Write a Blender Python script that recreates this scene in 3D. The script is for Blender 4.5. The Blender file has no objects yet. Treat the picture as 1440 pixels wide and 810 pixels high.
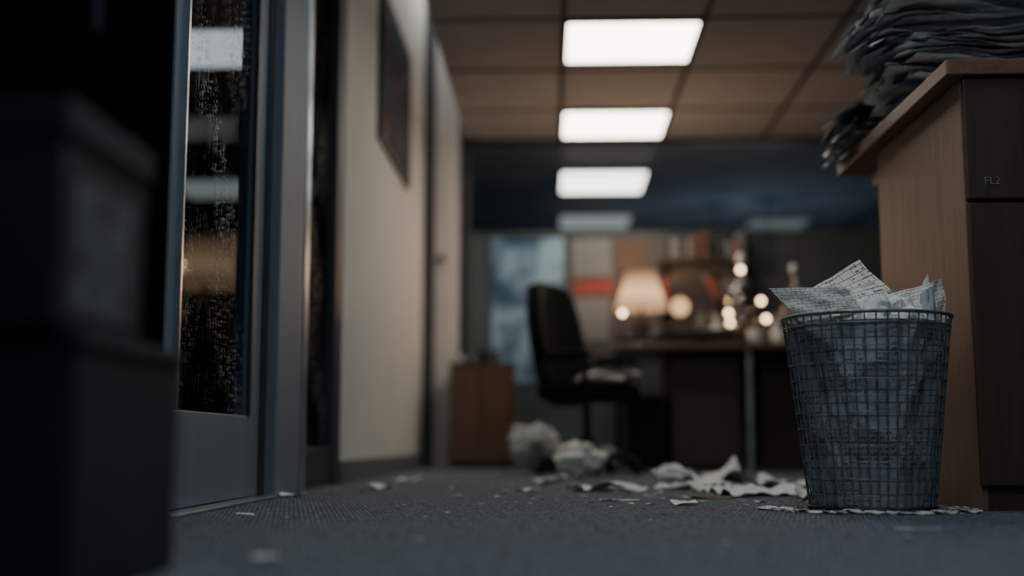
import bpy, bmesh, math, random
from mathutils import Vector, Matrix, noise, Euler
random.seed(7)
C = bpy.context.scene.collection
D = bpy.data

# ------------------------------------------------------------------ materials
def nt(name):
    m = D.materials.new(name); m.use_nodes = True
    t = m.node_tree
    return m, t, t.nodes['Principled BSDF'], t.nodes['Material Output']

def mat(name, col, rough=.6, metal=0., var=.15, scale=8., bump=0., bscale=60., stretch=(1,1,1), spec=.5, emit=None, es=0, alpha=None):
    m, t, p, o = nt(name)
    tc = t.nodes.new('ShaderNodeTexCoord'); mp = t.nodes.new('ShaderNodeMapping')
    mp.inputs['Scale'].default_value = stretch
    t.links.new(tc.outputs['Object'], mp.inputs[0])
    n = t.nodes.new('ShaderNodeTexNoise'); n.inputs['Scale'].default_value = scale; n.inputs['Detail'].default_value = 5
    t.links.new(mp.outputs[0], n.inputs['Vector'])
    r = t.nodes.new('ShaderNodeValToRGB')
    r.color_ramp.elements[0].position = .3; r.color_ramp.elements[1].position = .7
    a = [max(0, c*(1-var)) for c in col[:3]]; b = [min(1, c*(1+var)) for c in col[:3]]
    r.color_ramp.elements[0].color = (*a, 1); r.color_ramp.elements[1].color = (*b, 1)
    t.links.new(n.outputs['Fac'], r.inputs[0]); t.links.new(r.outputs[0], p.inputs['Base Color'])
    p.inputs['Roughness'].default_value = rough; p.inputs['Metallic'].default_value = metal
    p.inputs['Specular IOR Level'].default_value = spec
    if bump:
        n2 = t.nodes.new('ShaderNodeTexNoise'); n2.inputs['Scale'].default_value = bscale
        t.links.new(mp.outputs[0], n2.inputs['Vector'])
        bb = t.nodes.new('ShaderNodeBump'); bb.inputs['Strength'].default_value = bump; bb.inputs['Distance'].default_value = .01
        t.links.new(n2.outputs['Fac'], bb.inputs['Height']); t.links.new(bb.outputs[0], p.inputs['Normal'])
    if emit:
        p.inputs['Emission Color'].default_value = (*emit, 1); p.inputs['Emission Strength'].default_value = es
    return m

def math_node(t, op, a, b=None):
    n = t.nodes.new('ShaderNodeMath'); n.operation = op
    for i, v in enumerate((a, b)):
        if v is None: continue
        if isinstance(v, (int, float)): n.inputs[i].default_value = v
        else: t.links.new(v, n.inputs[i])
    return n.outputs[0]

def mixcol(t, fac, a, b):
    n = t.nodes.new('ShaderNodeMix'); n.data_type = 'RGBA'
    if isinstance(fac, (int, float)): n.inputs['Factor'].default_value = fac
    else: t.links.new(fac, n.inputs['Factor'])
    for k, v in (('A', a), ('B', b)):
        s = [i for i in n.inputs if i.name == k and i.type == 'RGBA'][0]
        if isinstance(v, tuple): s.default_value = (*v[:3], 1)
        else: t.links.new(v, s)
    return [q for q in n.outputs if q.type == 'RGBA'][0]

def carpet_mat():
    m, t, p, o = nt('carpet_weave')
    tc = t.nodes.new('ShaderNodeTexCoord')
    sx = t.nodes.new('ShaderNodeSeparateXYZ'); t.links.new(tc.outputs['Object'], sx.inputs[0])
    a = math_node(t, 'SINE', math_node(t, 'MULTIPLY', sx.outputs[0], 2*math.pi/.0125))
    b = math_node(t, 'SINE', math_node(t, 'MULTIPLY', sx.outputs[1], 2*math.pi/.058))
    w = math_node(t, 'MULTIPLY', a, b)
    w = math_node(t, 'ADD', math_node(t, 'MULTIPLY', w, .5), .5)
    n = t.nodes.new('ShaderNodeTexNoise'); n.inputs['Scale'].default_value = 3; n.inputs['Detail'].default_value = 6
    t.links.new(tc.outputs['Object'], n.inputs['Vector'])
    mp = t.nodes.new('ShaderNodeMapping'); mp.inputs['Scale'].default_value = (1, .3, 1); t.links.new(tc.outputs['Object'], mp.inputs[0])
    f = t.nodes.new('ShaderNodeTexNoise'); f.inputs['Scale'].default_value = 150; f.inputs['Detail'].default_value = 4
    t.links.new(mp.outputs[0], f.inputs['Vector'])
    fs = t.nodes.new('ShaderNodeMapRange'); fs.inputs[1].default_value = .35; fs.inputs[2].default_value = .65; t.links.new(f.outputs['Fac'], fs.inputs[0])
    c1 = mixcol(t, w, (.046, .056, .064), (.36, .40, .43))
    c2 = mixcol(t, fs.outputs[0], (.05, .06, .069), c1)
    c3 = mixcol(t, math_node(t, 'MULTIPLY', n.outputs['Fac'], .35), c2, (.08, .094, .107))
    t.links.new(c3, p.inputs['Base Color'])
    p.inputs['Roughness'].default_value = .95; p.inputs['Specular IOR Level'].default_value = .2
    bb = t.nodes.new('ShaderNodeBump'); bb.inputs['Strength'].default_value = .9; bb.inputs['Distance'].default_value = .004
    hh = math_node(t, 'ADD', w, math_node(t, 'MULTIPLY', f.outputs['Fac'], 1.6))
    t.links.new(hh, bb.inputs['Height']); t.links.new(bb.outputs[0], p.inputs['Normal'])
    return m

def paper_mat(name, base=(.72, .73, .72), ink=(.12, .13, .15), amount=.5, grid=5., stain=.25, rows=26, cols=60, cut=.48):
    m, t, p, o = nt(name)
    tc = t.nodes.new('ShaderNodeTexCoord')
    br = t.nodes.new('ShaderNodeTexBrick'); br.inputs['Scale'].default_value = grid
    br.inputs['Mortar Size'].default_value = .012; br.inputs['Mortar Smooth'].default_value = 0
    br.inputs['Color1'].default_value = (0, 0, 0, 1); br.inputs['Color2'].default_value = (0, 0, 0, 1); br.inputs['Mortar'].default_value = (1, 1, 1, 1)
    t.links.new(tc.outputs['UV'], br.inputs['Vector'])
    mp = t.nodes.new('ShaderNodeMapping'); mp.inputs['Scale'].default_value = (cols, rows, 1)
    t.links.new(tc.outputs['UV'], mp.inputs[0])
    n = t.nodes.new('ShaderNodeTexNoise'); n.inputs['Scale'].default_value = 1.; n.inputs['Detail'].default_value = 2
    t.links.new(mp.outputs[0], n.inputs['Vector'])
    s = t.nodes.new('ShaderNodeSeparateXYZ'); t.links.new(tc.outputs['UV'], s.inputs[0])
    row = math_node(t, 'GREATER_THAN', math_node(t, 'SINE', math_node(t, 'MULTIPLY', s.outputs[1], rows*6.283)), .1)
    txt = math_node(t, 'MULTIPLY', math_node(t, 'GREATER_THAN', n.outputs['Fac'], .5), row)
    big = t.nodes.new('ShaderNodeTexNoise'); big.inputs['Scale'].default_value = 4
    t.links.new(tc.outputs['UV'], big.inputs['Vector'])
    area = math_node(t, 'GREATER_THAN', big.outputs['Fac'], cut)
    ink_f = math_node(t, 'MAXIMUM', math_node(t, 'MULTIPLY', txt, area), br.outputs['Color'])
    ink_f = math_node(t, 'MULTIPLY', ink_f, amount)
    st = t.nodes.new('ShaderNodeTexNoise'); st.inputs['Scale'].default_value = 9; st.inputs['Detail'].default_value = 8
    t.links.new(tc.outputs['Object'], st.inputs['Vector'])
    b2 = mixcol(t, math_node(t, 'MULTIPLY', st.outputs['Fac'], stain*1.6), base, tuple(c*.45 for c in base))
    c = mixcol(t, ink_f, b2, ink)
    t.links.new(c, p.inputs['Base Color']); p.inputs['Roughness'].default_value = .8; p.inputs['Specular IOR Level'].default_value = .25
    return m

def glass_mat(name, gloss=.12, rough=.02, tint=(.8, .85, .9), streaks=False):
    m, t, p, o = nt(name); t.nodes.remove(p)
    tr = t.nodes.new('ShaderNodeBsdfTransparent'); tr.inputs[0].default_value = (*tint, 1)
    gl = t.nodes.new('ShaderNodeBsdfGlossy'); gl.inputs['Roughness'].default_value = rough
    lw = t.nodes.new('ShaderNodeLayerWeight'); lw.inputs[0].default_value = .25
    f = math_node(t, 'MULTIPLY', math_node(t, 'ADD', lw.outputs['Fresnel'], .04), gloss*4)
    mx = t.nodes.new('ShaderNodeMixShader'); t.links.new(f, mx.inputs[0])
    t.links.new(tr.outputs[0], mx.inputs[1]); t.links.new(gl.outputs[0], mx.inputs[2])
    out = mx.outputs[0]
    if streaks:
        tc = t.nodes.new('ShaderNodeTexCoord')
        def nz(sc, det, th, soft):
            mp = t.nodes.new('ShaderNodeMapping'); mp.inputs['Scale'].default_value = sc
            t.links.new(tc.outputs['Object'], mp.inputs[0])
            n = t.nodes.new('ShaderNodeTexNoise'); n.inputs['Scale'].default_value = 1; n.inputs['Detail'].default_value = det
            t.links.new(mp.outputs[0], n.inputs['Vector'])
            r = t.nodes.new('ShaderNodeMapRange'); r.inputs[1].default_value = th; r.inputs[2].default_value = th+soft
            t.links.new(n.outputs['Fac'], r.inputs[0]); return r.outputs[0]
        streak = nz((1, 38, 8), 3, .53, .08)
        breakup = nz((1, 60, 75), 4, .47, .10)
        drops = nz((1, 40, 95), 1, .60, .05)
        patch = nz((1, 4, 3), 2, .45, .2)
        k = math_node(t, 'MULTIPLY', streak, breakup)
        k = math_node(t, 'MAXIMUM', math_node(t, 'MULTIPLY', k, math_node(t, 'ADD', math_node(t, 'MULTIPLY', patch, .8), .2)), math_node(t, 'MULTIPLY', drops, patch))
        k = math_node(t, 'MULTIPLY', k, .5)
        pd = t.nodes.new('ShaderNodeBsdfPrincipled'); pd.inputs['Base Color'].default_value = (.5, .49, .47, 1); pd.inputs['Roughness'].default_value = .5
        pd.inputs['Specular IOR Level'].default_value = .2
        m2 = t.nodes.new('ShaderNodeMixShader'); t.links.new(k, m2.inputs[0])
        t.links.new(out, m2.inputs[1]); t.links.new(pd.outputs[0], m2.inputs[2]); out = m2.outputs[0]
    t.links.new(out, o.inputs['Surface'])
    return m

def emis(name, col, s):
    m, t, p, o = nt(name); t.nodes.remove(p)
    e = t.nodes.new('ShaderNodeEmission'); e.inputs[0].default_value = (*col, 1); e.inputs[1].default_value = s
    t.links.new(e.outputs[0], o.inputs[0]); return m

def wood_mat(name, a, b, rough=.5, vertical=True, sc=1.):
    m, t, p, o = nt(name)
    tc = t.nodes.new('ShaderNodeTexCoord'); mp = t.nodes.new('ShaderNodeMapping')
    mp.inputs['Scale'].default_value = (28*sc, 28*sc, 1.2*sc) if vertical else (28*sc, 1.2*sc, 28*sc)
    t.links.new(tc.outputs['Object'], mp.inputs[0])
    n = t.nodes.new('ShaderNodeTexNoise'); n.inputs['Scale'].default_value = 2; n.inputs['Detail'].default_value = 7; n.inputs['Distortion'].default_value = .6
    t.links.new(mp.outputs[0], n.inputs['Vector'])
    r = t.nodes.new('ShaderNodeValToRGB'); r.color_ramp.elements[0].position = .3; r.color_ramp.elements[1].position = .72
    r.color_ramp.elements[0].color = (*a, 1); r.color_ramp.elements[1].color = (*b, 1)
    t.links.new(n.outputs['Fac'], r.inputs[0]); t.links.new(r.outputs[0], p.inputs['Base Color'])
    p.inputs['Roughness'].default_value = rough
    return m

def art_mat(name, cols, scale=3., axis_z=(1, 1, 1), rough=.8):
    m, t, p, o = nt(name)
    tc = t.nodes.new('ShaderNodeTexCoord'); mp = t.nodes.new('ShaderNodeMapping'); mp.inputs['Scale'].default_value = axis_z
    t.links.new(tc.outputs['Object'], mp.inputs[0])
    n = t.nodes.new('ShaderNodeTexNoise'); n.inputs['Scale'].default_value = scale; n.inputs['Detail'].default_value = 3
    t.links.new(mp.outputs[0], n.inputs['Vector'])
    r = t.nodes.new('ShaderNodeValToRGB')
    el = r.color_ramp.elements
    for i, c in enumerate(cols):
        pos = .3+.4*i/(len(cols)-1)
        e = el[i] if i < 2 else el.new(pos)
        e.position = pos; e.color = (*c, 1)
    t.links.new(n.outputs['Fac'], r.inputs[0]); t.links.new(r.outputs[0], p.inputs['Base Color'])
    p.inputs['Roughness'].default_value = rough; p.inputs['Specular IOR Level'].default_value = .2
    return m

M = dict(
 carpet=carpet_mat(),
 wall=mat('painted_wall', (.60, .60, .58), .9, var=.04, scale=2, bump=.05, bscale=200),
 ceil=mat('ceiling_tile', (.29, .285, .295), .95, var=.06, scale=6, bump=.15, bscale=300),
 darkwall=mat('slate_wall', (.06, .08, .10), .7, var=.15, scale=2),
 farwall=mat('far_room_wall', (.21, .25, .29), .9, var=.2, scale=2),
 blackwall=mat('dark_room_wall', (.03, .036, .045), .7, var=.2, scale=2),
 grid=mat('ceiling_grid_metal', (.02, .02, .023), .8, spec=.2),
 frame=mat('brushed_aluminium_frame', (.15, .185, .22), .55, .0, var=.08, scale=20, stretch=(1, 1, .1), spec=.3),
 framed=mat('dark_frame', (.035, .041, .049), .5, .0, spec=.3),
 bright=mat('frame_edge_metal', (.38, .43, .48), .3, .8),
 base=mat('baseboard_grey', (.12, .135, .15), .5),
 panel=emis('light_panel_glow', (1, .92, .78), 10),
 refl_far=emis('reflected_panel_far', (1, .93, .80), 6),
 panel_dim=emis('reflected_panel_dim', (.9, .95, .88), .36),
 refl_dim2=emis('reflected_panel_dimmer', (.85, .95, .92), .16),
 refl_side=emis('reflected_panel_side', (.97, .97, .96), 1.3),
 glass=glass_mat('clear_glass', .012, .2, (.85, .88, .92)),
 rain=glass_mat('rain_streaked_glass', .002, .03, (.6, .63, .67), True),
 jar=glass_mat('jar_glass', .35, .03, (.8, .8, .78)),
 wood=wood_mat('cabinet_oak', (.17, .093, .057), (.25, .143, .09), .55),
 woodf=wood_mat('cabinet_front_walnut', (.062, .036, .028), (.088, .054, .041), .45),
 woodt=wood_mat('cabinet_top_oak', (.17, .092, .057), (.23, .13, .085), .45, False),
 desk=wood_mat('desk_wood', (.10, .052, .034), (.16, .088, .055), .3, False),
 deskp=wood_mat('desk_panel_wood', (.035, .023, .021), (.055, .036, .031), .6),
 fcab=wood_mat('low_cabinet_wood', (.09, .045, .03), (.13, .07, .046), .5),
 lampb=mat('lamp_base_dark', (.03, .02, .016), .4),
 black=mat('black_fabric', (.006, .007, .009), .9, bump=.2, bscale=400, spec=.2),
 blackp=mat('black_plastic', (.010, .011, .013), .5, spec=.3),
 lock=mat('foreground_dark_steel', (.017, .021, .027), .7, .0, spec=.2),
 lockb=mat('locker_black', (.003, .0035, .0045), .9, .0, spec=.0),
 lock2=mat('foreground_blue_steel', (.05, .066, .088), .5, .1),
 wire=mat('basket_wire', (.22, .24, .265), .45, .5, var=.4, scale=60),
 rust=mat('basket_base_metal', (.05, .05, .055), .6, .5, var=.5, scale=30),
 metal=mat('desk_leg_steel', (.45, .48, .52), .35, .7),
 p1=paper_mat('printed_paper', (.90, .86, .79), amount=.85, grid=2.6, stain=.12, ink=(.06, .06, .07), rows=16, cols=40),
 p2=paper_mat('loose_paper', (.84, .83, .80), amount=.22, grid=2, stain=.12),
 p3=paper_mat('newspaper_grey', (.62, .66, .69), (.05, .06, .07), .5, 5, .35),
 p4=paper_mat('newspaper_dark', (.32, .37, .41), (.03, .035, .04), .5, 5, .35),
 liner=paper_mat('basket_newspaper', (.46, .49, .52), (.05, .055, .065), .7, 3, .6, 30, 50, .54),
 red=mat('red_print', (.22, .035, .03), .7),
 brownp=mat('torn_card', (.10, .065, .05), .8),
)

# ------------------------------------------------------------------ helpers
def obj(name, me, mats=(), parent=None, smooth=False):
    o = D.objects.new(name, me); C.objects.link(o)
    for m in mats: me.materials.append(m)
    if parent: o.parent = parent
    if smooth:
        for p in me.polygons: p.use_smooth = True
    return o

def empty(name, loc=(0, 0, 0), rz=0):
    e = D.objects.new(name, None); C.objects.link(e); e.location = loc; e.rotation_euler = (0, 0, rz); e.empty_display_size = .1
    return e

def box(name, x0, x1, y0, y1, z0, z1, m, bevel=0., parent=None, rot=None, seg=2):
    bm = bmesh.new(); bmesh.ops.create_cube(bm, size=1)
    sx, sy, sz = abs(x1-x0), abs(y1-y0), abs(z1-z0)
    bmesh.ops.scale(bm, vec=(sx, sy, sz), verts=bm.verts)
    if bevel:
        bmesh.ops.bevel(bm, geom=bm.edges[:], offset=min(bevel, .45*min(sx, sy, sz)), segments=seg, profile=.5, affect='EDGES')
    me = D.meshes.new(name); bm.to_mesh(me); bm.free()
    o = obj(name, me, [m], parent)
    o.location = ((x0+x1)/2, (y0+y1)/2, (z0+z1)/2)
    if rot: o.rotation_euler = rot
    return o

def lathe(name, prof, m, loc=(0, 0, 0), parent=None, seg=40):
    bm = bmesh.new(); rings = []
    for r, z in prof:
        rings.append([bm.verts.new((max(r, .0003)*math.cos(2*math.pi*i/seg), max(r, .0003)*math.sin(2*math.pi*i/seg), z)) for i in range(seg)])
    for a, b in zip(rings, rings[1:]):
        for i in range(seg):
            bm.faces.new((a[i], a[(i+1) % seg], b[(i+1) % seg], b[i]))
    me = D.meshes.new(name); bm.to_mesh(me); bm.free()
    o = obj(name, me, [m], parent, True); o.location = loc
    return o

def tubes(name, lines, r, m, parent=None, cyclic=False, loc=(0, 0, 0)):
    cu = D.curves.new(name, 'CURVE'); cu.dimensions = '3D'; cu.bevel_depth = r; cu.bevel_resolution = 2; cu.use_fill_caps = True
    for pts in lines:
        s = cu.splines.new('POLY'); s.points.add(len(pts)-1)
        for i, p in enumerate(pts): s.points[i].co = (*p, 1)
        s.use_cyclic_u = cyclic
    o = D.objects.new(name, cu); C.objects.link(o); cu.materials.append(m); o.location = loc
    if parent: o.parent = parent
    return o

def grid_sheet(bm, w, h, nx, ny, fn, mi, uvl):
    vs = [[bm.verts.new(fn((i/nx-.5)*w, (j/ny-.5)*h)) for i in range(nx+1)] for j in range(ny+1)]
    for j in range(ny):
        for i in range(nx):
            f = bm.faces.new((vs[j][i], vs[j][i+1], vs[j+1][i+1], vs[j+1][i])); f.material_index = mi; f.smooth = True
            for l, (a, b) in zip(f.loops, ((i, j), (i+1, j), (i+1, j+1), (i, j+1))):
                l[uvl].uv = (a/nx, b/ny)

def sheet_obj(name, w, h, m, loc, rot=(0, 0, 0), crum=.006, seed=0, n=18, bend=0., floor=False, freq=9, parent=None):
    bm = bmesh.new(); uvl = bm.loops.layers.uv.new('uv')
    def fn(x, y):
        v = Vector((x*freq+seed*3.1, y*freq+seed*1.7, seed))
        z = crum*(abs(noise.noise(v))*2.2+.8*abs(noise.noise(v*2.3)))*1.0 + bend*(x*x+.6*x*y)*4
        e = noise.noise(Vector((x*14, y*14, seed+9)))*.04*min(w, h)
        return Vector((x+e, y-e, z))
    grid_sheet(bm, w, h, n, n, fn, 0, uvl)
    if floor:
        mz = min(v.co.z for v in bm.verts)
        for v in bm.verts: v.co.z += .0015-mz
    me = D.meshes.new(name); bm.to_mesh(me); bm.free()
    o = obj(name, me, [m], parent); o.location = loc; o.rotation_euler = rot
    return o

def crumple(name, r, m, loc, seed=0, squash=(1, 1, .7), parent=None):
    bm = bmesh.new(); bmesh.ops.create_icosphere(bm, subdivisions=4, radius=1)
    uvl = bm.loops.layers.uv.new('uv')
    for v in bm.verts:
        q = v.co*1.5+Vector((seed*4.3, seed, -seed))
        d = noise.voronoi(q)[0]
        k = .70+.42*min(.7, d[1]-d[0])+.24*noise.noise(q*1.3)+.06*abs(noise.noise(q*4))
        v.co = Vector((v.co.x*squash[0], v.co.y*squash[1], v.co.z*squash[2]))*r*k
    mz = min(v.co.z for v in bm.verts)
    for v in bm.verts: v.co.z -= mz-.001
    for f in bm.faces:
        for l in f.loops: l[uvl].uv = (l.vert.co.x/r*.5, l.vert.co.y/r*.5+l.vert.co.z/r*.3)
    me = D.meshes.new(name); bm.to_mesh(me); bm.free()
    o = obj(name, me, [m], parent); o.location = loc
    return o

# ------------------------------------------------------------------ room shell
CZ = 2.45
YB = 8.92
box('floor', -5.2, 3.3, -2.6, 14.2, -.1, 0, M['carpet'])
box('ceiling', -.64, 3.2, -2.6, YB-.001, CZ, CZ+.08, M['ceil'])
box('ceiling_cove', -1.03, -.55, -2.6, 9.3, 3.5, 3.56, M['ceil'])
box('trim_cove', -.64, -.60, -2.6, YB, CZ+.08, 3.5, M['wall'])
box('ceiling_back_room', -.98, 3.3, YB+.10, 14.2, CZ, CZ+.08, M['farwall'])
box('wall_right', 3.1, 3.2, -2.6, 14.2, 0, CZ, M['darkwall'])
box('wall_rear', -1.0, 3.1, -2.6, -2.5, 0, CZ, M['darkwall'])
box('wall_far', -1.0, 3.1, 13.2, 13.3, 0, CZ, M['farwall'])
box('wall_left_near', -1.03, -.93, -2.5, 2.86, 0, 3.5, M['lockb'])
box('wall_left', -1.03, -.93, 5.34, 8.72, 0, 3.5, M['wall'])
box('baseboard_left', -.93, -.915, 5.34, 8.70, 0, .10, M['base'], .003)
box('wall_left_transom', -1.03, -.93, 2.86, 5.34, 2.32, 3.5, M['wall'])
box('trim_post', -.95, -.855, 8.70, 8.80, 0, 3.5, M['framed'], .004)
dr = empty('door_2')
box('leaf', -.86, -.68, 8.82, 8.86, 0, 3.5, M['wall'], .003, dr)
lathe('handle', [(0, 0), (.022, 0), (.022, .01), (.01, .015), (.01, .05), (.024, .055), (.024, .07), (0, .075)], M['framed'], (-.80, 8.82, 1.52), dr).rotation_euler = (math.pi/2, 0, 0)
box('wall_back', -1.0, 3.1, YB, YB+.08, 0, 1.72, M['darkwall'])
wb = empty('window_1')
box('pane', -.6, 3.1, YB+.035, YB+.045, 1.76, CZ-.05, M['glass'], 0, wb)
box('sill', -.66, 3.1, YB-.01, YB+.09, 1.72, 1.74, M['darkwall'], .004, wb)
box('head', -.66, 3.1, YB-.01, YB+.09, CZ-.035, CZ, M['framed'], .004, wb)
for i, x in enumerate((-.66, 2.9)):
    box('mullion_%d' % i, x, x+.05, YB-.01, YB+.09, 0, CZ, M['framed'], .004, wb)
box('baseboard_back', -.66, 3.1, YB-.015, YB, 0, .07, M['framed'], .003)
g = empty('trim_ceiling_grid')
for i, x in enumerate((.075, .835, 1.595, 2.355)):
    box('rail_y_%d' % i, x-.013, x+.013, -2.5, YB, CZ-.008, CZ, M['grid'], 0, g)
for i in range(13):
    y = -1.8+.9*i
    if y < YB: box('rail_x_%d' % i, -.64, 3.1, y-.010, y+.010, CZ-.006, CZ, M['grid'], 0, g)

def light_panel(x0, x1, y0, y1, m, z=CZ):
    e = empty('ceiling_light_panel')
    box('diffuser', x0, x1, y0, y1, z-.012, z-.004, m, 0, e)
    w = .018
    box('frame_a', x0-w, x0, y0-w, y1+w, z-.016, z, M['grid'], 0, e)
    box('frame_b', x1, x1+w, y0-w, y1+w, z-.016, z, M['grid'], 0, e)
    box('frame_c', x0, x1, y0-w, y0, z-.016, z, M['grid'], 0, e)
    box('frame_d', x0, x1, y1, y1+w, z-.016, z, M['grid'], 0, e)
for y0, y1, m in ((6.34, 7.02, 'panel'), (8.14, 8.82, 'panel'), (10.0, 10.85, 'refl_far'), (11.95, 12.75, 'panel_dim'), ):  # panels beyond the back wall stand for reflections in its glass
    light_panel(.10, .815, y0, y1, M[m])
light_panel(.10, .815, 4.30, 4.98, emis('fill_panel_near', (1, .97, .92), 6))  # added panel out of view, fills the foreground
light_panel(.10, .815, 2.5, 3.2, emis('fill_panel_over', (.85, .94, 1), 7))  # unseen fill panel added to light the basket from above
PB = emis('fill_panel_behind', (.77, .90, 1), 11)  # added cool fill above and behind the camera, out of view
light_panel(.10, .815, .7, 1.4, PB)
light_panel(.10, .815, -1.1, -.4, PB)
light_panel(2.06, 2.66, 12.2, 12.8, M['refl_dim2'])  # dim stand-in for a faint light mirrored in the back glass

# ------------------------------------------------------------------ neighbouring room on the left; its lights stand for door-glass reflections
box('ceiling_side_room', -5.2, -1.03, 1.5, 13, CZ, CZ+.08, M['blackwall'])
box('wall_side_far', -5.2, -1.03, 12.0, 12.1, 0, CZ, M['blackwall'])
box('wall_side_left', -5.2, -5.1, 1.5, 12.0, 0, CZ, M['blackwall'])
box('wall_side_near', -5.1, -1.03, 1.5, 1.6, 0, CZ, M['blackwall'])
light_panel(-2.45, -1.62, 6.38, 7.05, M['refl_side'])  # stands for a ceiling light reflected in the door glass
light_panel(-3.35, -2.62, 10.2, 11.0, M['panel_dim'])  # fainter stand-in for another reflection in the door glass
sb = empty('sideboard')
box('top', -2.6, -1.4, 6.8, 7.25, .72, .76, M['desk'], .005, sb)
box('body', -2.56, -1.44, 6.84, 7.22, .06, .72, M['deskp'], .005, sb)
for i, x in enumerate((-2.5, -1.55)):
    box('foot_%d' % i, x, x+.06, 6.9, 7.16, 0, .06, M['blackp'], 0, sb)

def table_lamp(loc, s=1., glow=5., pw=14, col=(1, .60, .30)):
    e = empty('table_lamp', loc)
    lathe('base', [(0, 0), (.07, 0), (.075, .012), (.03, .02), (.045, .08), (.05, .13), (.03, .19), (.012, .22), (.01, .30), (0, .30)], M['lampb'], parent=e)
    m, t, p, o = nt('lamp_shade_glow'); t.nodes.remove(p)
    tc = t.nodes.new('ShaderNodeTexCoord'); s_ = t.nodes.new('ShaderNodeSeparateXYZ'); t.links.new(tc.outputs['Object'], s_.inputs[0])
    dz = math_node(t, 'ABSOLUTE', math_node(t, 'SUBTRACT', s_.outputs[2], .335))
    mr = t.nodes.new('ShaderNodeMapRange'); mr.inputs[1].default_value = 0; mr.inputs[2].default_value = .12; mr.inputs[3].default_value = glow; mr.inputs[4].default_value = glow*.16
    t.links.new(dz, mr.inputs[0])
    em_ = t.nodes.new('ShaderNodeEmission'); em_.inputs[0].default_value = (*col, 1); t.links.new(mr.outputs[0], em_.inputs[1]); t.links.new(em_.outputs[0], o.inputs[0])
    lathe('shade', [(.15, .24), (.13, .30), (.105, .38), (.085, .46)], m, parent=e)
    lathe('bulb', [(0, .28), (.02, .29), (.032, .33), (.02, .37), (0, .38)], emis('bulb_glow', (1, .75, .45), 12), parent=e)
    l = D.lights.new('lamp_light', 'POINT'); l.energy = pw; l.color = (1, .60, .34); l.shadow_soft_size = .04
    lo = D.objects.new('lamp_light', l); C.objects.link(lo); lo.parent = e; lo.location = (0, 0, .50)
    e.scale = (s, s, s)
    return e
table_lamp((-2.04, 7.02, .76), 1.35, .40, 8)  # added lamp standing in for the warm glow reflected in the door glass
box('side_room_screen', -2.55, -1.5, 7.5, 7.54, 0, 1.5, M['lampb'], .004)

# ------------------------------------------------------------------ glass door + sidelight on left
d = empty('door_1')
X0, X1 = -1.0, -.945
box('stile_a', X0, X1, 2.93, 3.0, .01, 2.3, M['frame'], .004, d)
box('stile_b', X0, X1, 3.77, 3.90, .01, 2.3, M['frame'], .004, d)
box('bottom_rail', X0, X1, 3.0, 3.77, .012, .262, M['frame'], .004, d)
box('top_rail', X0, X1, 3.0, 3.77, 2.18, 2.3, M['frame'], .004, d)
box('glass', -.975, -.968, 3.0, 3.77, .262, 2.18, M['rain'], 0, d)
box('bead', X1, -.938, 3.0, 3.015, .262, 2.18, M['framed'], 0, d)
box('bead_b', X1, -.938, 3.75, 3.77, .262, 2.18, M['framed'], 0, d)
box('bead_edge', -.945, -.93, 2.985, 3.0, .262, 2.18, M['bright'], 0, d)
fr = empty('door_frame')
box('jamb', -1.03, -.935, 3.90, 3.955, 0, 2.30, M['framed'], .003, fr)
box('post', -1.03, -.90, 3.955, 4.34, 0, 2.30, M['frame'], .006, fr)
box('post_edge', -.93, -.895, 4.34, 4.42, 0, 2.30, M['bright'], .004, fr)
box('side_frame', -1.03, -.93, 5.16, 5.34, 0, 2.30, M['framed'], .004, fr)
box('side_sill', -1.0, -.94, 4.42, 5.16, 0, .16, M['framed'], .004, fr)
box('head', -1.03, -.93, 2.86, 5.34, 2.30, 2.32, M['framed'], .003, fr)
box('threshold', -1.03, -.89, 2.86, 3.95, 0, .010, M['bright'], .003, fr)
w2 = empty('window_2')
box('pane', -.975, -.968, 4.42, 5.16, .16, 2.30, M['rain'], 0, w2)

pc = empty('wall_picture')
box('frame', -.93, -.905, 6.30, 7.66, 1.80, 2.68, M['framed'], .006, pc)
box('canvas', -.905, -.901, 6.34, 7.62, 1.84, 2.64, art_mat('picture_art', [(.010, .018, .035), (.025, .05, .09), (.015, .02, .035), (.09, .03, .035), (.09, .12, .17)], 4.5), 0, pc)

# ------------------------------------------------------------------ foreground left (out of focus)
lb = empty('storage_box')
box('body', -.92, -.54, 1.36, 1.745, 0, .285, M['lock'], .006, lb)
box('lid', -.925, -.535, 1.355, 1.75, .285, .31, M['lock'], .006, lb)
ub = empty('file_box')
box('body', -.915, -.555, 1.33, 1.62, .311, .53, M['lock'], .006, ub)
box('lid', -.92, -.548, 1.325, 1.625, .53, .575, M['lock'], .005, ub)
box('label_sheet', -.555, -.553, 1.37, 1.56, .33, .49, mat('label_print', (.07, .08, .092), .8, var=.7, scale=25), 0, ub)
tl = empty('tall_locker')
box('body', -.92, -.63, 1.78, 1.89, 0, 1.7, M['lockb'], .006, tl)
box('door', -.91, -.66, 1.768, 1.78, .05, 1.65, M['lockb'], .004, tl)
box('handle', -.70, -.685, 1.755, 1.768, .8, .95, M['framed'], .003, tl)

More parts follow.
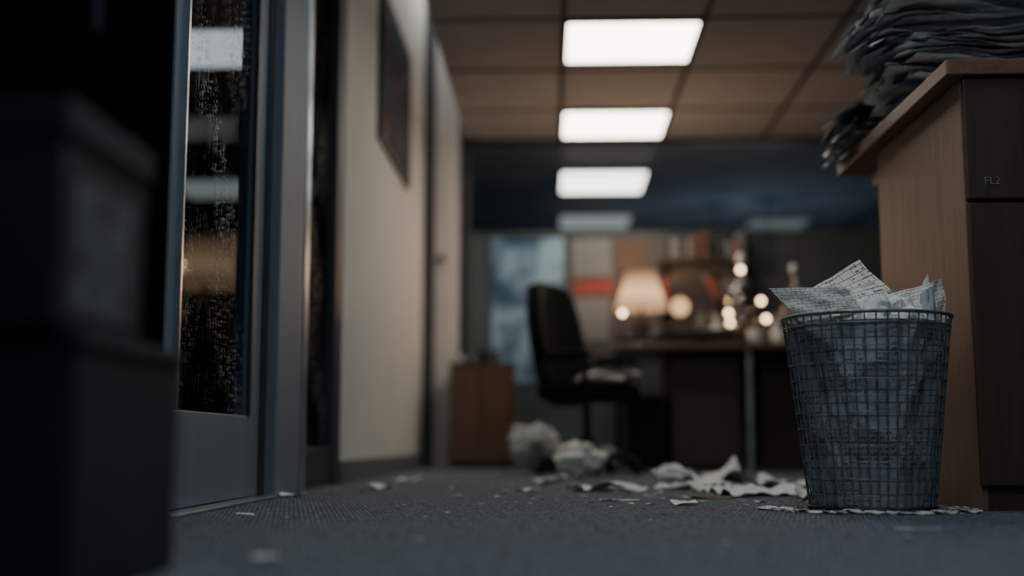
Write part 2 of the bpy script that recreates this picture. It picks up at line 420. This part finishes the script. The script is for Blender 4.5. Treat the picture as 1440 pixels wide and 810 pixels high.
# ------------------------------------------------------------------ right wood cabinet
cb = empty('wooden_cabinet')
box('side_panel', 1.13, 1.155, 3.28, 4.13, 0.0, 1.175, M['wood'], .002, cb)
box('side_panel_right', 1.72, 1.745, 3.28, 4.13, 0.0, 1.175, M['wood'], .002, cb)
box('back_panel', 1.155, 1.72, 4.10, 4.125, .0, 1.175, M['woodf'], 0, cb)
box('carcass', 1.155, 1.72, 3.30, 4.09, .05, 1.17, M['woodf'], 0, cb)
box('drawer_front', 1.134, 1.742, 3.262, 3.282, .836, 1.172, M['woodf'], .003, cb)
box('door_front', 1.134, 1.742, 3.262, 3.282, .065, .824, M['woodf'], .003, cb)
box('plinth', 1.14, 1.735, 3.285, 3.30, 0, .062, M['woodf'], 0, cb)
box('top', 1.085, 1.78, 3.245, 4.52, 1.178, 1.222, M['woodt'], .004, cb)
box('far_bracket', 1.2, 1.7, 4.13, 4.46, 1.12, 1.177, M['wood'], .003, cb)
tx = D.curves.new('label', 'FONT'); tx.body = 'FL2'; tx.size = .030; tx.extrude = .0008
to = D.objects.new('label', tx); C.objects.link(to); to.parent = cb; to.location = (1.178, 3.2605, .875); to.rotation_euler = (math.pi/2, 0, 0)
tx.materials.append(mat('label_silver', (.22, .235, .25), .5))

def pile(name, cx, cy, w, h, z0, z1, n, edge, seed, lean=.0, droop=2.0, wobk=1., jit=1.):
    rnd = random.Random(seed); bm = bmesh.new(); uvl = bm.loops.layers.uv.new('uv')
    for k in range(n):
        f = k/n
        a = rnd.uniform(-.20, .20)*jit+.12*math.sin(k*.4); ox = rnd.uniform(-.04, .04)*jit-lean*min(1, f*1.5); oy = rnd.uniform(-.025, .025)
        ww = w*rnd.uniform(.84, 1.06); hh = h*rnd.uniform(.84, 1.05); zb = z0+.003+(z1-z0)*f
        ca, sa = math.cos(a), math.sin(a); wob = rnd.uniform(.012, .04)*wobk
        up = rnd.uniform(-.5, 1.0) if rnd.random() < .4 else 0
        ph = rnd.uniform(0, .5)*jit
        def fn(x, y, zo=0):
            X = cx+ox+x*ca-y*sa; Y = cy+oy+x*sa+y*ca
            z = zb+zo+wob*noise.noise(Vector((X*6, Y*6, k*.22+ph)))+.006*noise.noise(Vector((X*26, Y*26, k*.9)))
            e = edge+.03-X
            if e > 0: z += -droop*e**1.5 + up*e*.6
            z = max(z, z0+.0015) if X > edge-.015 else z
            return Vector((X, Y, z))
        grid_sheet(bm, ww, hh, 18, 16, fn, rnd.choice((0, 0, 1, 1, 2, 2, 2)), uvl)
        if k % 2 == 0:
            grid_sheet(bm, ww*.98, hh*.98, 18, 16, lambda x, y: fn(x, y, .003), rnd.choice((0, 2)), uvl)
    me = D.meshes.new(name); bm.to_mesh(me); bm.free()
    return obj(name, me, [M['p3'], M['p4'], M['p2']])
pile('paper_stack', 1.41, 3.86, .58, .40, 1.222, 1.60, 46, 1.085, 3, .12, .9)
pile('paper_stack', 1.275, 4.36, .42, .26, 1.222, 1.39, 30, 1.085, 11, .02, 2.2)
ar = empty('archive_shelf')
for i, z in enumerate((.25, .62, .98)):
    box('shelf_%d' % i, 1.62, 2.3, 5.4, 5.75, z, z+.025, M['deskp'], .003, ar)
for i, x in enumerate((1.60, 2.3)):
    box('upright_%d' % i, x, x+.025, 5.4, 5.75, 0, 1.05, M['deskp'], .003, ar)
for i in range(9):
    box('binder_%d' % i, 1.65+i*.07, 1.71+i*.07, 5.43, 5.7, .646, .646+.26+.02*(i % 3), M[('lock2', 'p4', 'framed')[i % 3]], .003, ar)

# ------------------------------------------------------------------ wastebasket
bk = empty('wire_wastebasket', (.862, 3.33, 0))
H, RB, RT = .515, .163, .222
def rad(z): return RB+(RT-RB)*(z/H)
N = 48
vl = []
for i in range(N):
    a = 2*math.pi*i/N
    vl.append([(rad(z)*math.cos(a), rad(z)*math.sin(a), z) for z in (.012, H*.33, H*.66, H)])
tubes('vertical_wires', vl, .0020, M['wire'], bk)
rg = []
for j in range(1, 12):
    z = H*j/12
    rg.append([(rad(z)*1.004*math.cos(2*math.pi*i/64), rad(z)*1.004*math.sin(2*math.pi*i/64), z) for i in range(64)])
tubes('ring_wires', rg, .0014, M['wire'], bk, True)
def ringpts(r, z): return [(r*math.cos(2*math.pi*i/72), r*math.sin(2*math.pi*i/72), z) for i in range(72)]
tubes('rim', [ringpts(RT+.002, H)], .005, M['wire'], bk, True)
tubes('rim_lower', [ringpts(rad(H-.028)+.001, H-.028)], .0026, M['wire'], bk, True)
tubes('base_ring', [ringpts(RB+.001, .008)], .006, M['rust'], bk, True)
lathe('base_plate', [(0, .006), (RB-.004, .006), (RB-.004, .012), (0, .012)], M['rust'], parent=bk)
bm = bmesh.new(); uvl = bm.loops.layers.uv.new('uv'); NS, NZ = 160, 60; vs = []
for j in range(NZ+1):
    z = .012+(H-.03)*j/NZ; row = []
    for i in range(NS):
        a = 2*math.pi*i/NS
        q = Vector((math.cos(a)*1.7, math.sin(a)*1.7, z*4.5))
        dd = noise.voronoi(q)[0]
        r = rad(z)-.006-.034*min(1, (dd[1]-dd[0])*1.2)-.018*abs(noise.noise(q*2))
        row.append(bm.verts.new((r*math.cos(a), r*math.sin(a), z)))
    vs.append(row)
for j in range(NZ):
    for i in range(NS):
        f = bm.faces.new((vs[j][i], vs[j][(i+1) % NS], vs[j+1][(i+1) % NS], vs[j+1][i])); f.smooth = False
        for l, (p, q) in zip(f.loops, ((i, j), (i+1, j), (i+1, j+1), (i, j+1))): l[uvl].uv = (p/NS*3.2, q/NZ*1.2)
me = D.meshes.new('crumpled_newspaper'); bm.to_mesh(me); bm.free()
obj('crumpled_newspaper', me, [M['liner']], bk)
for i in range(9):
    a = i*.7; r = .10 if i else 0
    crumple('crumpled_fill_%d' % i, .085, M['p2'], (r*math.cos(a), r*math.sin(a), .415), i, (1, 1, 1), bk)
def quad_sheet(name, pts, m, seed, crum=.004, parent=None, n=14):
    bm = bmesh.new(); uvl = bm.loops.layers.uv.new('uv')
    A, B, Cc, Dd = [Vector(p) for p in pts]
    nrm = (B-A).cross(Dd-A).normalized()
    def fn(x, y):
        u, v = x+.5, y+.5
        p = A.lerp(B, u).lerp(Dd.lerp(Cc, u), v)
        return p+nrm*(crum*2*noise.noise(Vector((u*3, v*3, seed)))+.4*crum*noise.noise(Vector((u*11, v*11, seed)))+.02*math.sin(u*3.1)*(seed % 3-1))
    grid_sheet(bm, 1, 1, n, n, fn, 0, uvl)
    me = D.meshes.new(name); bm.to_mesh(me); bm.free()
    return obj(name, me, [m], parent)
quad_sheet('sheet_left', [(-.19, -.08, .50), (-.045, -.17, .518), (-.08, -.13, .588), (-.268, -.04, .596)], M['p1'], 4, parent=bk)
quad_sheet('sheet_big', [(-.06, -.10, .505), (.125, -.09, .50), (-.002, .03, .684), (-.155, .02, .594)], M['p1'], 1, parent=bk)
quad_sheet('sheet_big_under', [(-.02, -.07, .505), (.14, -.06, .50), (.06, .03, .612), (-.08, .05, .60)], M['p2'], 4, parent=bk)
quad_sheet('sheet_back', [(-.12, .05, .48), (.08, .08, .48), (.06, .12, .60), (-.09, .12, .595)], M['p3'], 3, parent=bk)
quad_sheet('sheet_right_a', [(.06, -.02, .48), (.17, -.04, .50), (.20, 0, .618), (.085, .02, .590)], M['p1'], 4, parent=bk)
quad_sheet('sheet_right_b', [(.12, -.08, .49), (.18, -.07, .49), (.165, -.06, .60), (.13, -.07, .575)], M['p3'], 5, parent=bk)
quad_sheet('sheet_right_c', [(.15, -.07, .48), (.205, -.04, .50), (.214, -.02, .625), (.175, -.04, .615)], M['p1'], 1, parent=bk)
quad_sheet('sheet_right_d', [(.13, .05, .48), (.19, .02, .50), (.185, .03, .645), (.18, .05, .63)], M['p2'], 1, parent=bk)

# ------------------------------------------------------------------ floor litter
def Fl(name, w, h, x, y, rz, crum, seed, m='p2', n=22, freq=7):
    return sheet_obj(name, w, h, M[m], (x, y, 0), (0, 0, rz), crum, seed, n, floor=True, freq=freq)
crumple('crumpled_paper', .18, M['p3'], (-.11, 7.75, 0), 1, (1.1, 1, .9))
crumple('crumpled_paper', .12, M['p2'], (.13, 5.95, 0), 2, (1.1, .9, .8))
crumple('crumpled_paper', .11, M['p3'], (.34, 7.75, 0), 3)
crumple('crumpled_paper', .07, M['p2'], (.49, 5.05, 0), 16, (1.2, .9, .7))
Fl('loose_paper_sheet', .14, .12, -.01, 5.4, .3, .025, 1)
Fl('loose_paper_sheet', .09, .07, -.09, 4.5, .9, .014, 2)
Fl('loose_paper_sheet', .27, .17, .22, 4.55, -.1, .022, 3)
Fl('loose_paper_sheet', .16, .12, .13, 4.74, .5, .012, 13, 'brownp')
Fl('loose_paper_sheet', .28, .26, .70, 5.2, .3, .05, 5)
Fl('loose_paper_sheet', .28, .24, .95, 4.85, -.35, .045, 6)
Fl('loose_paper_sheet', .36, .26, .74, 4.25, .25, .028, 7)
Fl('loose_paper_sheet', .28, .22, .93, 3.98, -.2, .036, 8)
Fl('loose_paper_sheet', .20, .14, .54, 4.02, .1, .008, 9, 'brownp')
Fl('loose_paper_sheet', .22, .16, .62, 4.50, .8, .028, 21)
Fl('loose_paper_sheet', .075, .05, .385, 3.55, .2, .015, 10)
Fl('loose_paper_sheet', .12, .05, .21, 3.8, .1, .006, 11)
Fl('loose_paper_sheet', .28, .22, .56, 4.80, 1.1, .026, 15)
Fl('loose_paper_sheet', .12, .08, -.67, 4.75, 1.1, .014, 12)
Fl('loose_paper_sheet', .12, .1, -.66, 5.6, .4, .02, 14)
Fl('loose_paper_sheet', .09, .07, -.86, 4.05, .6, .012, 20)
Fl('loose_paper_sheet', .045, .03, -.76, 3.02, .4, .006, 16)
Fl('loose_paper_sheet', .04, .04, -.45, 1.92, .4, .006, 17)
Fl('loose_paper_sheet', .10, .03, .76, 2.58, .1, .003, 18, 'p3')
rnd = random.Random(5); bm = bmesh.new()
def scrap(x, y, s, mi):
    n = rnd.randint(4, 6); a0 = rnd.random()*6
    vv = [bm.verts.new((x+s*rnd.uniform(.5, 1)*math.cos(a0+2*math.pi*i/n)*1.4, y+s*rnd.uniform(.5, 1)*math.sin(a0+2*math.pi*i/n), .0015+rnd.random()*s*.4)) for i in range(n)]
    f = bm.faces.new(vv); f.material_index = mi
for i in range(230):
    a = rnd.uniform(math.pi*.95, math.pi*2.05); r = rnd.uniform(.18, .27)
    scrap(min(1.10, .862+r*1.15*math.cos(a)), 3.33+r*.95*math.sin(a), rnd.uniform(.005, .022), rnd.choice((0, 0, 0, 1, 2)))
for i in range(170):
    scrap(min(1.05, rnd.gauss(.5, .42)), rnd.uniform(3.5, 5.3), rnd.uniform(.004, .022), rnd.choice((0, 0, 1)))
for i in range(90):
    scrap(rnd.uniform(-.85, 1.05), rnd.uniform(2.2, 6.5), rnd.uniform(.003, .012), 0)
me = D.meshes.new('torn_paper_scraps'); bm.to_mesh(me); bm.free()
obj('torn_paper_scraps', me, [M['p2'], M['p3'], M['brownp']])

# ------------------------------------------------------------------ office chair
ch = empty('office_chair', (.20, 6.9, 0), math.radians(-28))
def padded(name, w, d, h, m, loc, rot=(0, 0, 0), bend=0):
    bm = bmesh.new(); bmesh.ops.create_cube(bm, size=1); bmesh.ops.subdivide_edges(bm, edges=bm.edges[:], cuts=6, use_grid_fill=True)
    for v in bm.verts:
        x, y, z = v.co*2
        k = (max(0, 1-(abs(y)**5+abs(z)**5)*.35))
        v.co = Vector((x*w/2*(.55+.45*k)+bend*(y*y), y*d/2*(1-.30*z*z*(1 if z > 0 else .4)), z*h/2*(1-.10*y*y)))
    me = D.meshes.new(name); bm.to_mesh(me); bm.free()
    o = obj(name, me, [m], ch, True); o.location = loc; o.rotation_euler = rot
    s = o.modifiers.new('s', 'SUBSURF'); s.levels = 2; s.render_levels = 2
    return o
padded('backrest', .11, .54, .70, M['black'], (-.24, 0, .755), (0, math.radians(-10), 0), .06)
padded('seat', .10, .50, .52, M['black'], (.03, 0, .45), (0, math.radians(90), 0), -.02)
tubes('back_support', [[(-.05, 0, .40), (-.22, 0, .40), (-.27, 0, .5), (-.29, 0, .75)]], .02, M['blackp'], ch)
for s in (-1, 1):
    tubes('armrest_%s' % ('l' if s > 0 else 'r'), [[(-.12, s*.24, .44), (-.11, s*.29, .50), (-.10, s*.30, .60), (-.06, s*.30, .64), (.14, s*.30, .64), (.17, s*.30, .60), (.13, s*.29, .52), (.08, s*.24, .44)]], .016, M['blackp'], ch)
    box('arm_pad_%s' % ('l' if s > 0 else 'r'), -.09, .17, s*.30-.035, s*.30+.035, .645, .675, M['black'], .012, ch)
lathe('gas_column', [(0, .08), (.035, .08), (.035, .22), (.022, .23), (.022, .40), (.07, .41), (.07, .43), (0, .43)], M['blackp'], parent=ch)
for i in range(5):
    a = i*2*math.pi/5+.3; c, s = math.cos(a), math.sin(a)
    tubes('leg_%d' % i, [[(0, 0, .12), (.15*c, .15*s, .105), (.29*c, .29*s, .07)]], .02, M['blackp'], ch)
    wh = lathe('caster_%d' % i, [(0, -.02), (.03, -.02), (.03, .02), (0, .02)], M['blackp'], (.29*c, .29*s, .031), ch); wh.rotation_euler = (math.pi/2, 0, a)
for k in range(5):
    sheet_obj('seat_papers_%d' % k, .26, .32, M['p2'], (.13, -.05+.02*k, .508+.012*k), (0, 0, .2*k), .012, k+30, parent=ch)

# ------------------------------------------------------------------ desk
dk = empty('office_desk')
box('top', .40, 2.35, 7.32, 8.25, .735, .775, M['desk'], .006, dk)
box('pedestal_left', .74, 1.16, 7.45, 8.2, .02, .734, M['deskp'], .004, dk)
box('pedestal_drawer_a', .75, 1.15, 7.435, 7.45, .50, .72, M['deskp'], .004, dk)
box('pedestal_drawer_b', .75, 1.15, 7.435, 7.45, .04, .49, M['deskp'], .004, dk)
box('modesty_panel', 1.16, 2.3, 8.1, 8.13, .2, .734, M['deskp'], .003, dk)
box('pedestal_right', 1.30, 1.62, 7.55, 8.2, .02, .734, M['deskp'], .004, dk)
tubes('leg_front', [[(1.20, 7.36, 0), (1.20, 7.36, .735)]], .020, M['metal'], dk)
tubes('leg_right', [[(2.3, 7.36, 0), (2.3, 7.36, .735)]], .022, M['metal'], dk)
tubes('leg_left', [[(.45, 8.18, 0), (.45, 8.18, .735)]], .022, M['blackp'], dk)
pcx = empty('computer_tower')
box('case', .47, .69, 7.5, 7.95, .02, .47, M['blackp'], .01, pcx)
box('front_bezel', .475, .685, 7.485, 7.5, .03, .46, M['black'], .006, pcx)
for i, (x, y) in enumerate(((.49, 7.53), (.65, 7.53), (.49, 7.9), (.65, 7.9))):
    box('foot_%d' % i, x, x+.03, y, y+.03, 0, .02, M['blackp'], 0, pcx)

table_lamp((.61, 8.14, .776), 1.2, 1.6, 22, (1, .60, .31))
gl_ = empty('globe_lamp', (.85, 7.95, .776))
lathe('base', [(0, 0), (.05, 0), (.05, .012), (.012, .02), (.012, .24), (0, .24)], M['lampb'], parent=gl_)
lathe('globe', [(.0, .23)]+[(.06*math.sin(math.pi*k/14), .29-.06*math.cos(math.pi*k/14)) for k in range(1, 14)]+[(0, .35)], emis('globe_glow', (1, .62, .33), 1.3), parent=gl_)
def cloche(x, y, s):
    e = empty('glass_bell_jar', (x, y, .776))
    lathe('stand', [(0, 0), (.13, 0), (.14, .012), (.13, .025), (.05, .03), (0, .03)], M['fcab'], parent=e)
    lathe('dome', [(.125, .03), (.13, .10), (.128, .22), (.11, .32), (.07, .38), (.02, .41), (.0, .412)], M['jar'], parent=e)
    lathe('knob', [(0, .41), (.018, .415), (.012, .44), (.012, .50), (.03, .52), (.036, .545), (.025, .575), (0, .585)], M['bright'], parent=e)
    lathe('collar', [(.05, .385), (.055, .392), (.05, .40), (.02, .42)], M['bright'], parent=e)
    crumple('specimen', .08, M['brownp'], (0, 0, .03), 4, (1, 1, 1.4), e)
    e.scale = (s, s, s)
cloche(1.27, 7.98, 1.12); cloche(1.62, 8.0, 1.0)
def mug(x, y, m):
    e = empty('coffee_mug', (x, y, .776))
    lathe('body', [(0, 0), (.036, 0), (.042, .01), (.042, .095), (.038, .095), (.036, .012), (0, .012)], m, parent=e)
    tubes('handle', [[(.04, 0, .02), (.065, 0, .03), (.07, 0, .05), (.065, 0, .07), (.04, 0, .08)]], .006, m, e)
white = mat('white_ceramic', (.55, .53, .5), .25)
mug(1.26, 7.5, white); mug(1.42, 7.55, white)
def bottle(x, y, s, m):
    e = empty('glass_bottle', (x, y, .776)); e.scale = (s, s, s)
    lathe('body', [(0, 0), (.045, 0), (.05, .01), (.05, .15), (.04, .18), (.016, .21), (.015, .26), (.018, .262), (.018, .275), (0, .275)], m, parent=e)
bottle(.97, 7.85, 1, M['jar']); bottle(1.08, 7.90, .85, white); bottle(1.06, 8.06, 1.1, M['jar']); bottle(1.45, 7.8, .8, white); bottle(1.40, 7.68, .6, M['jar'])
pile('paper_stack', .80, 7.60, .30, .22, .776, .87, 14, .2, 21, wobk=.6)
pile('paper_stack', 1.05, 7.60, .18, .24, .776, .89, 16, .2, 22, wobk=.6)
pile('paper_stack', .54, 7.6, .20, .22, .776, .84, 8, .2, 23, wobk=.6)
sl = empty('highlight_bulbs')  # tiny emitters added for the warm out-of-focus highlights on the desk
bp_ = [(.47, 7.9, 1.02), (1.14, 7.75, 1.00), (1.22, 7.74, 1.28), (1.39, 7.82, .97), (1.15, 7.78, .94), (1.35, 7.76, 1.08)]
em = emis('highlight_bulb_glow', (1, .66, .38), 12)
for i, p in enumerate(bp_):
    lathe('bulb_%d' % i, [(0, -.02), (.015, -.01), (.018, .0), (.012, .014), (0, .02)], em, p, sl, 16)
    tubes('stem_%d' % i, [[(p[0], p[1], p[2]-.02), (p[0], p[1]+.01, .777)]], .003, M['blackp'], sl)

lc = empty('low_cabinet')
box('body', -.70, -.26, 8.35, 8.78, .03, .70, M['fcab'], .004, lc)
box('top', -.71, -.25, 8.33, 8.79, .70, .725, M['fcab'], .004, lc)
box('door_a', -.69, -.485, 8.335, 8.35, .05, .69, M['fcab'], .003, lc)
box('door_b', -.475, -.27, 8.335, 8.35, .05, .69, M['fcab'], .003, lc)
box('plinth', -.68, -.28, 8.37, 8.76, 0, .03, M['blackp'], 0, lc)
sheet_obj('folded_cloth', .15, .24, M['p4'], (-.615, 8.5, .728), (0, 0, 0), .05, 40)
bo = empty('desk_radio')
box('case', -.52, -.36, 8.5, 8.6, .727, .83, M['lock2'], .01, bo)
box('grille', -.51, -.43, 8.494, 8.5, .74, .82, M['blackp'], .003, bo)
tubes('antenna', [[(-.38, 8.58, .83), (-.33, 8.58, .95)]], .003, M['metal'], bo)

pb = empty('wall_poster')
box('sheet', -.44, .10, YB-.012, YB-.004, .62, 1.70, art_mat('blue_poster_art', [(.03, .055, .09), (.06, .13, .22), (.26, .43, .60), (.07, .13, .21)], 2.6), 0, pb)
box('frame_top', -.46, .12, YB-.016, YB-.001, 1.70, 1.715, M['framed'], 0, pb)
cbn = empty('notice_board')
box('board', .13, 1.45, YB-.02, YB-.001, .80, 1.70, mat('felt_board', (.075, .075, .082), .9, scale=50, var=.3), .004, cbn)
notes = [(.16, .45, 1.40, 1.68, 'p4'), (.18, .46, 1.27, 1.37, 'red'), (.18, .43, .92, 1.24, 'p4'), (.50, .70, 1.45, 1.66, 'brownp'), (.50, .60, 1.2, 1.42, 'brownp')]
for i, (a, b, c_, d_, m) in enumerate(notes):
    box('note_%d' % i, a, b, YB-.026-.001*i, YB-.021, c_, d_, M[m], 0, cbn, (0, random.uniform(-.05, .05), 0))
ws = empty('wall_shelf')
for i, z in enumerate((1.18, 1.48)):
    box('board_%d' % i, .78, 1.44, YB-.24, YB-.022, z, z+.02, M['deskp'], .002, ws)
    for j in (0.80, 1.40): box('bracket_%d_%d' % (i, j*10), j, j+.015, YB-.20, YB-.022, z-.08, z, M['framed'], 0, ws)
bs = empty('shelf_books'); rb = random.Random(3)
for zi, z in enumerate((1.201, 1.501)):
    x = .82
    while x < 1.38:
        wv = rb.uniform(.018, .05); hv = rb.uniform(.12, .21)
        box('book_%d_%d' % (zi, int(x*1000)), x, x+wv, YB-.2, YB-.05, z, z+hv, M[rb.choice(('p4', 'brownp', 'red', 'lock2', 'fcab', 'framed', 'p4'))], .002, bs)
        x += wv+rb.choice((.002, .002, .03))
ln = empty('leaning_board')
box('panel', .88, 1.12, 8.22, 8.235, .83, 1.36, M['lampb'], .003, ln, (math.radians(-6), math.radians(-24), 0))

for x, y, z in ((2.05, 11.3, 2.02), (1.6, 11.6, 2.05)):
    e = empty('pendant_reflection', (x, y, z))  # stands in for a hanging lamp reflected in the back glass
    lathe('shade', [(.02, .10), (.05, .08), (.10, 0), (.095, 0), (.045, .07)], M['metal'], parent=e)
    lathe('bulb', [(0, -.03), (.03, -.01), (.03, .02), (0, .05)], emis('reflected_bulb', (1, .9, .75), 1.5), parent=e)
    tubes('cord', [[(0, 0, .10), (0, 0, CZ-z)]], .006, M['blackp'], e)
    l = D.lights.new('far_room_fill', 'POINT'); l.energy = 6.0; l.color = (.88, .95, 1); l.shadow_soft_size = .1  # added point light well below the shade, brightens the far room
    lo = D.objects.new('far_room_fill', l); C.objects.link(lo); lo.parent = e; lo.location = (0, 0, -.6)

def area(name, loc, rot, sx, sy, pw, col):
    l = D.lights.new(name, 'AREA'); l.shape = 'RECTANGLE'; l.size = sx; l.size_y = sy; l.energy = pw; l.color = col
    o = D.objects.new(name, l); C.objects.link(o); o.location = loc; o.rotation_euler = rot
    return o
area('cove_fill', (-.78, 7.2, 3.46), (0, 0, 0), .18, 3.0, 8, (1, .97, .92))  # added area light in the slot, brightens the upper left wall

w = D.worlds.new('night'); bpy.context.scene.world = w; w.use_nodes = True
w.node_tree.nodes['Background'].inputs[0].default_value = (.05, .08, .12, 1); w.node_tree.nodes['Background'].inputs[1].default_value = .3

cam = D.cameras.new('camera'); co = D.objects.new('camera', cam); C.objects.link(co)
co.location = (0, 0, .18); co.rotation_euler = (math.radians(90+7.27), 0, math.radians(1.85))
cam.lens = 42.5; cam.sensor_width = 36; cam.clip_start = .02
cam.dof.use_dof = True; cam.dof.focus_distance = 3.3; cam.dof.aperture_fstop = .80
bpy.context.scene.camera = co
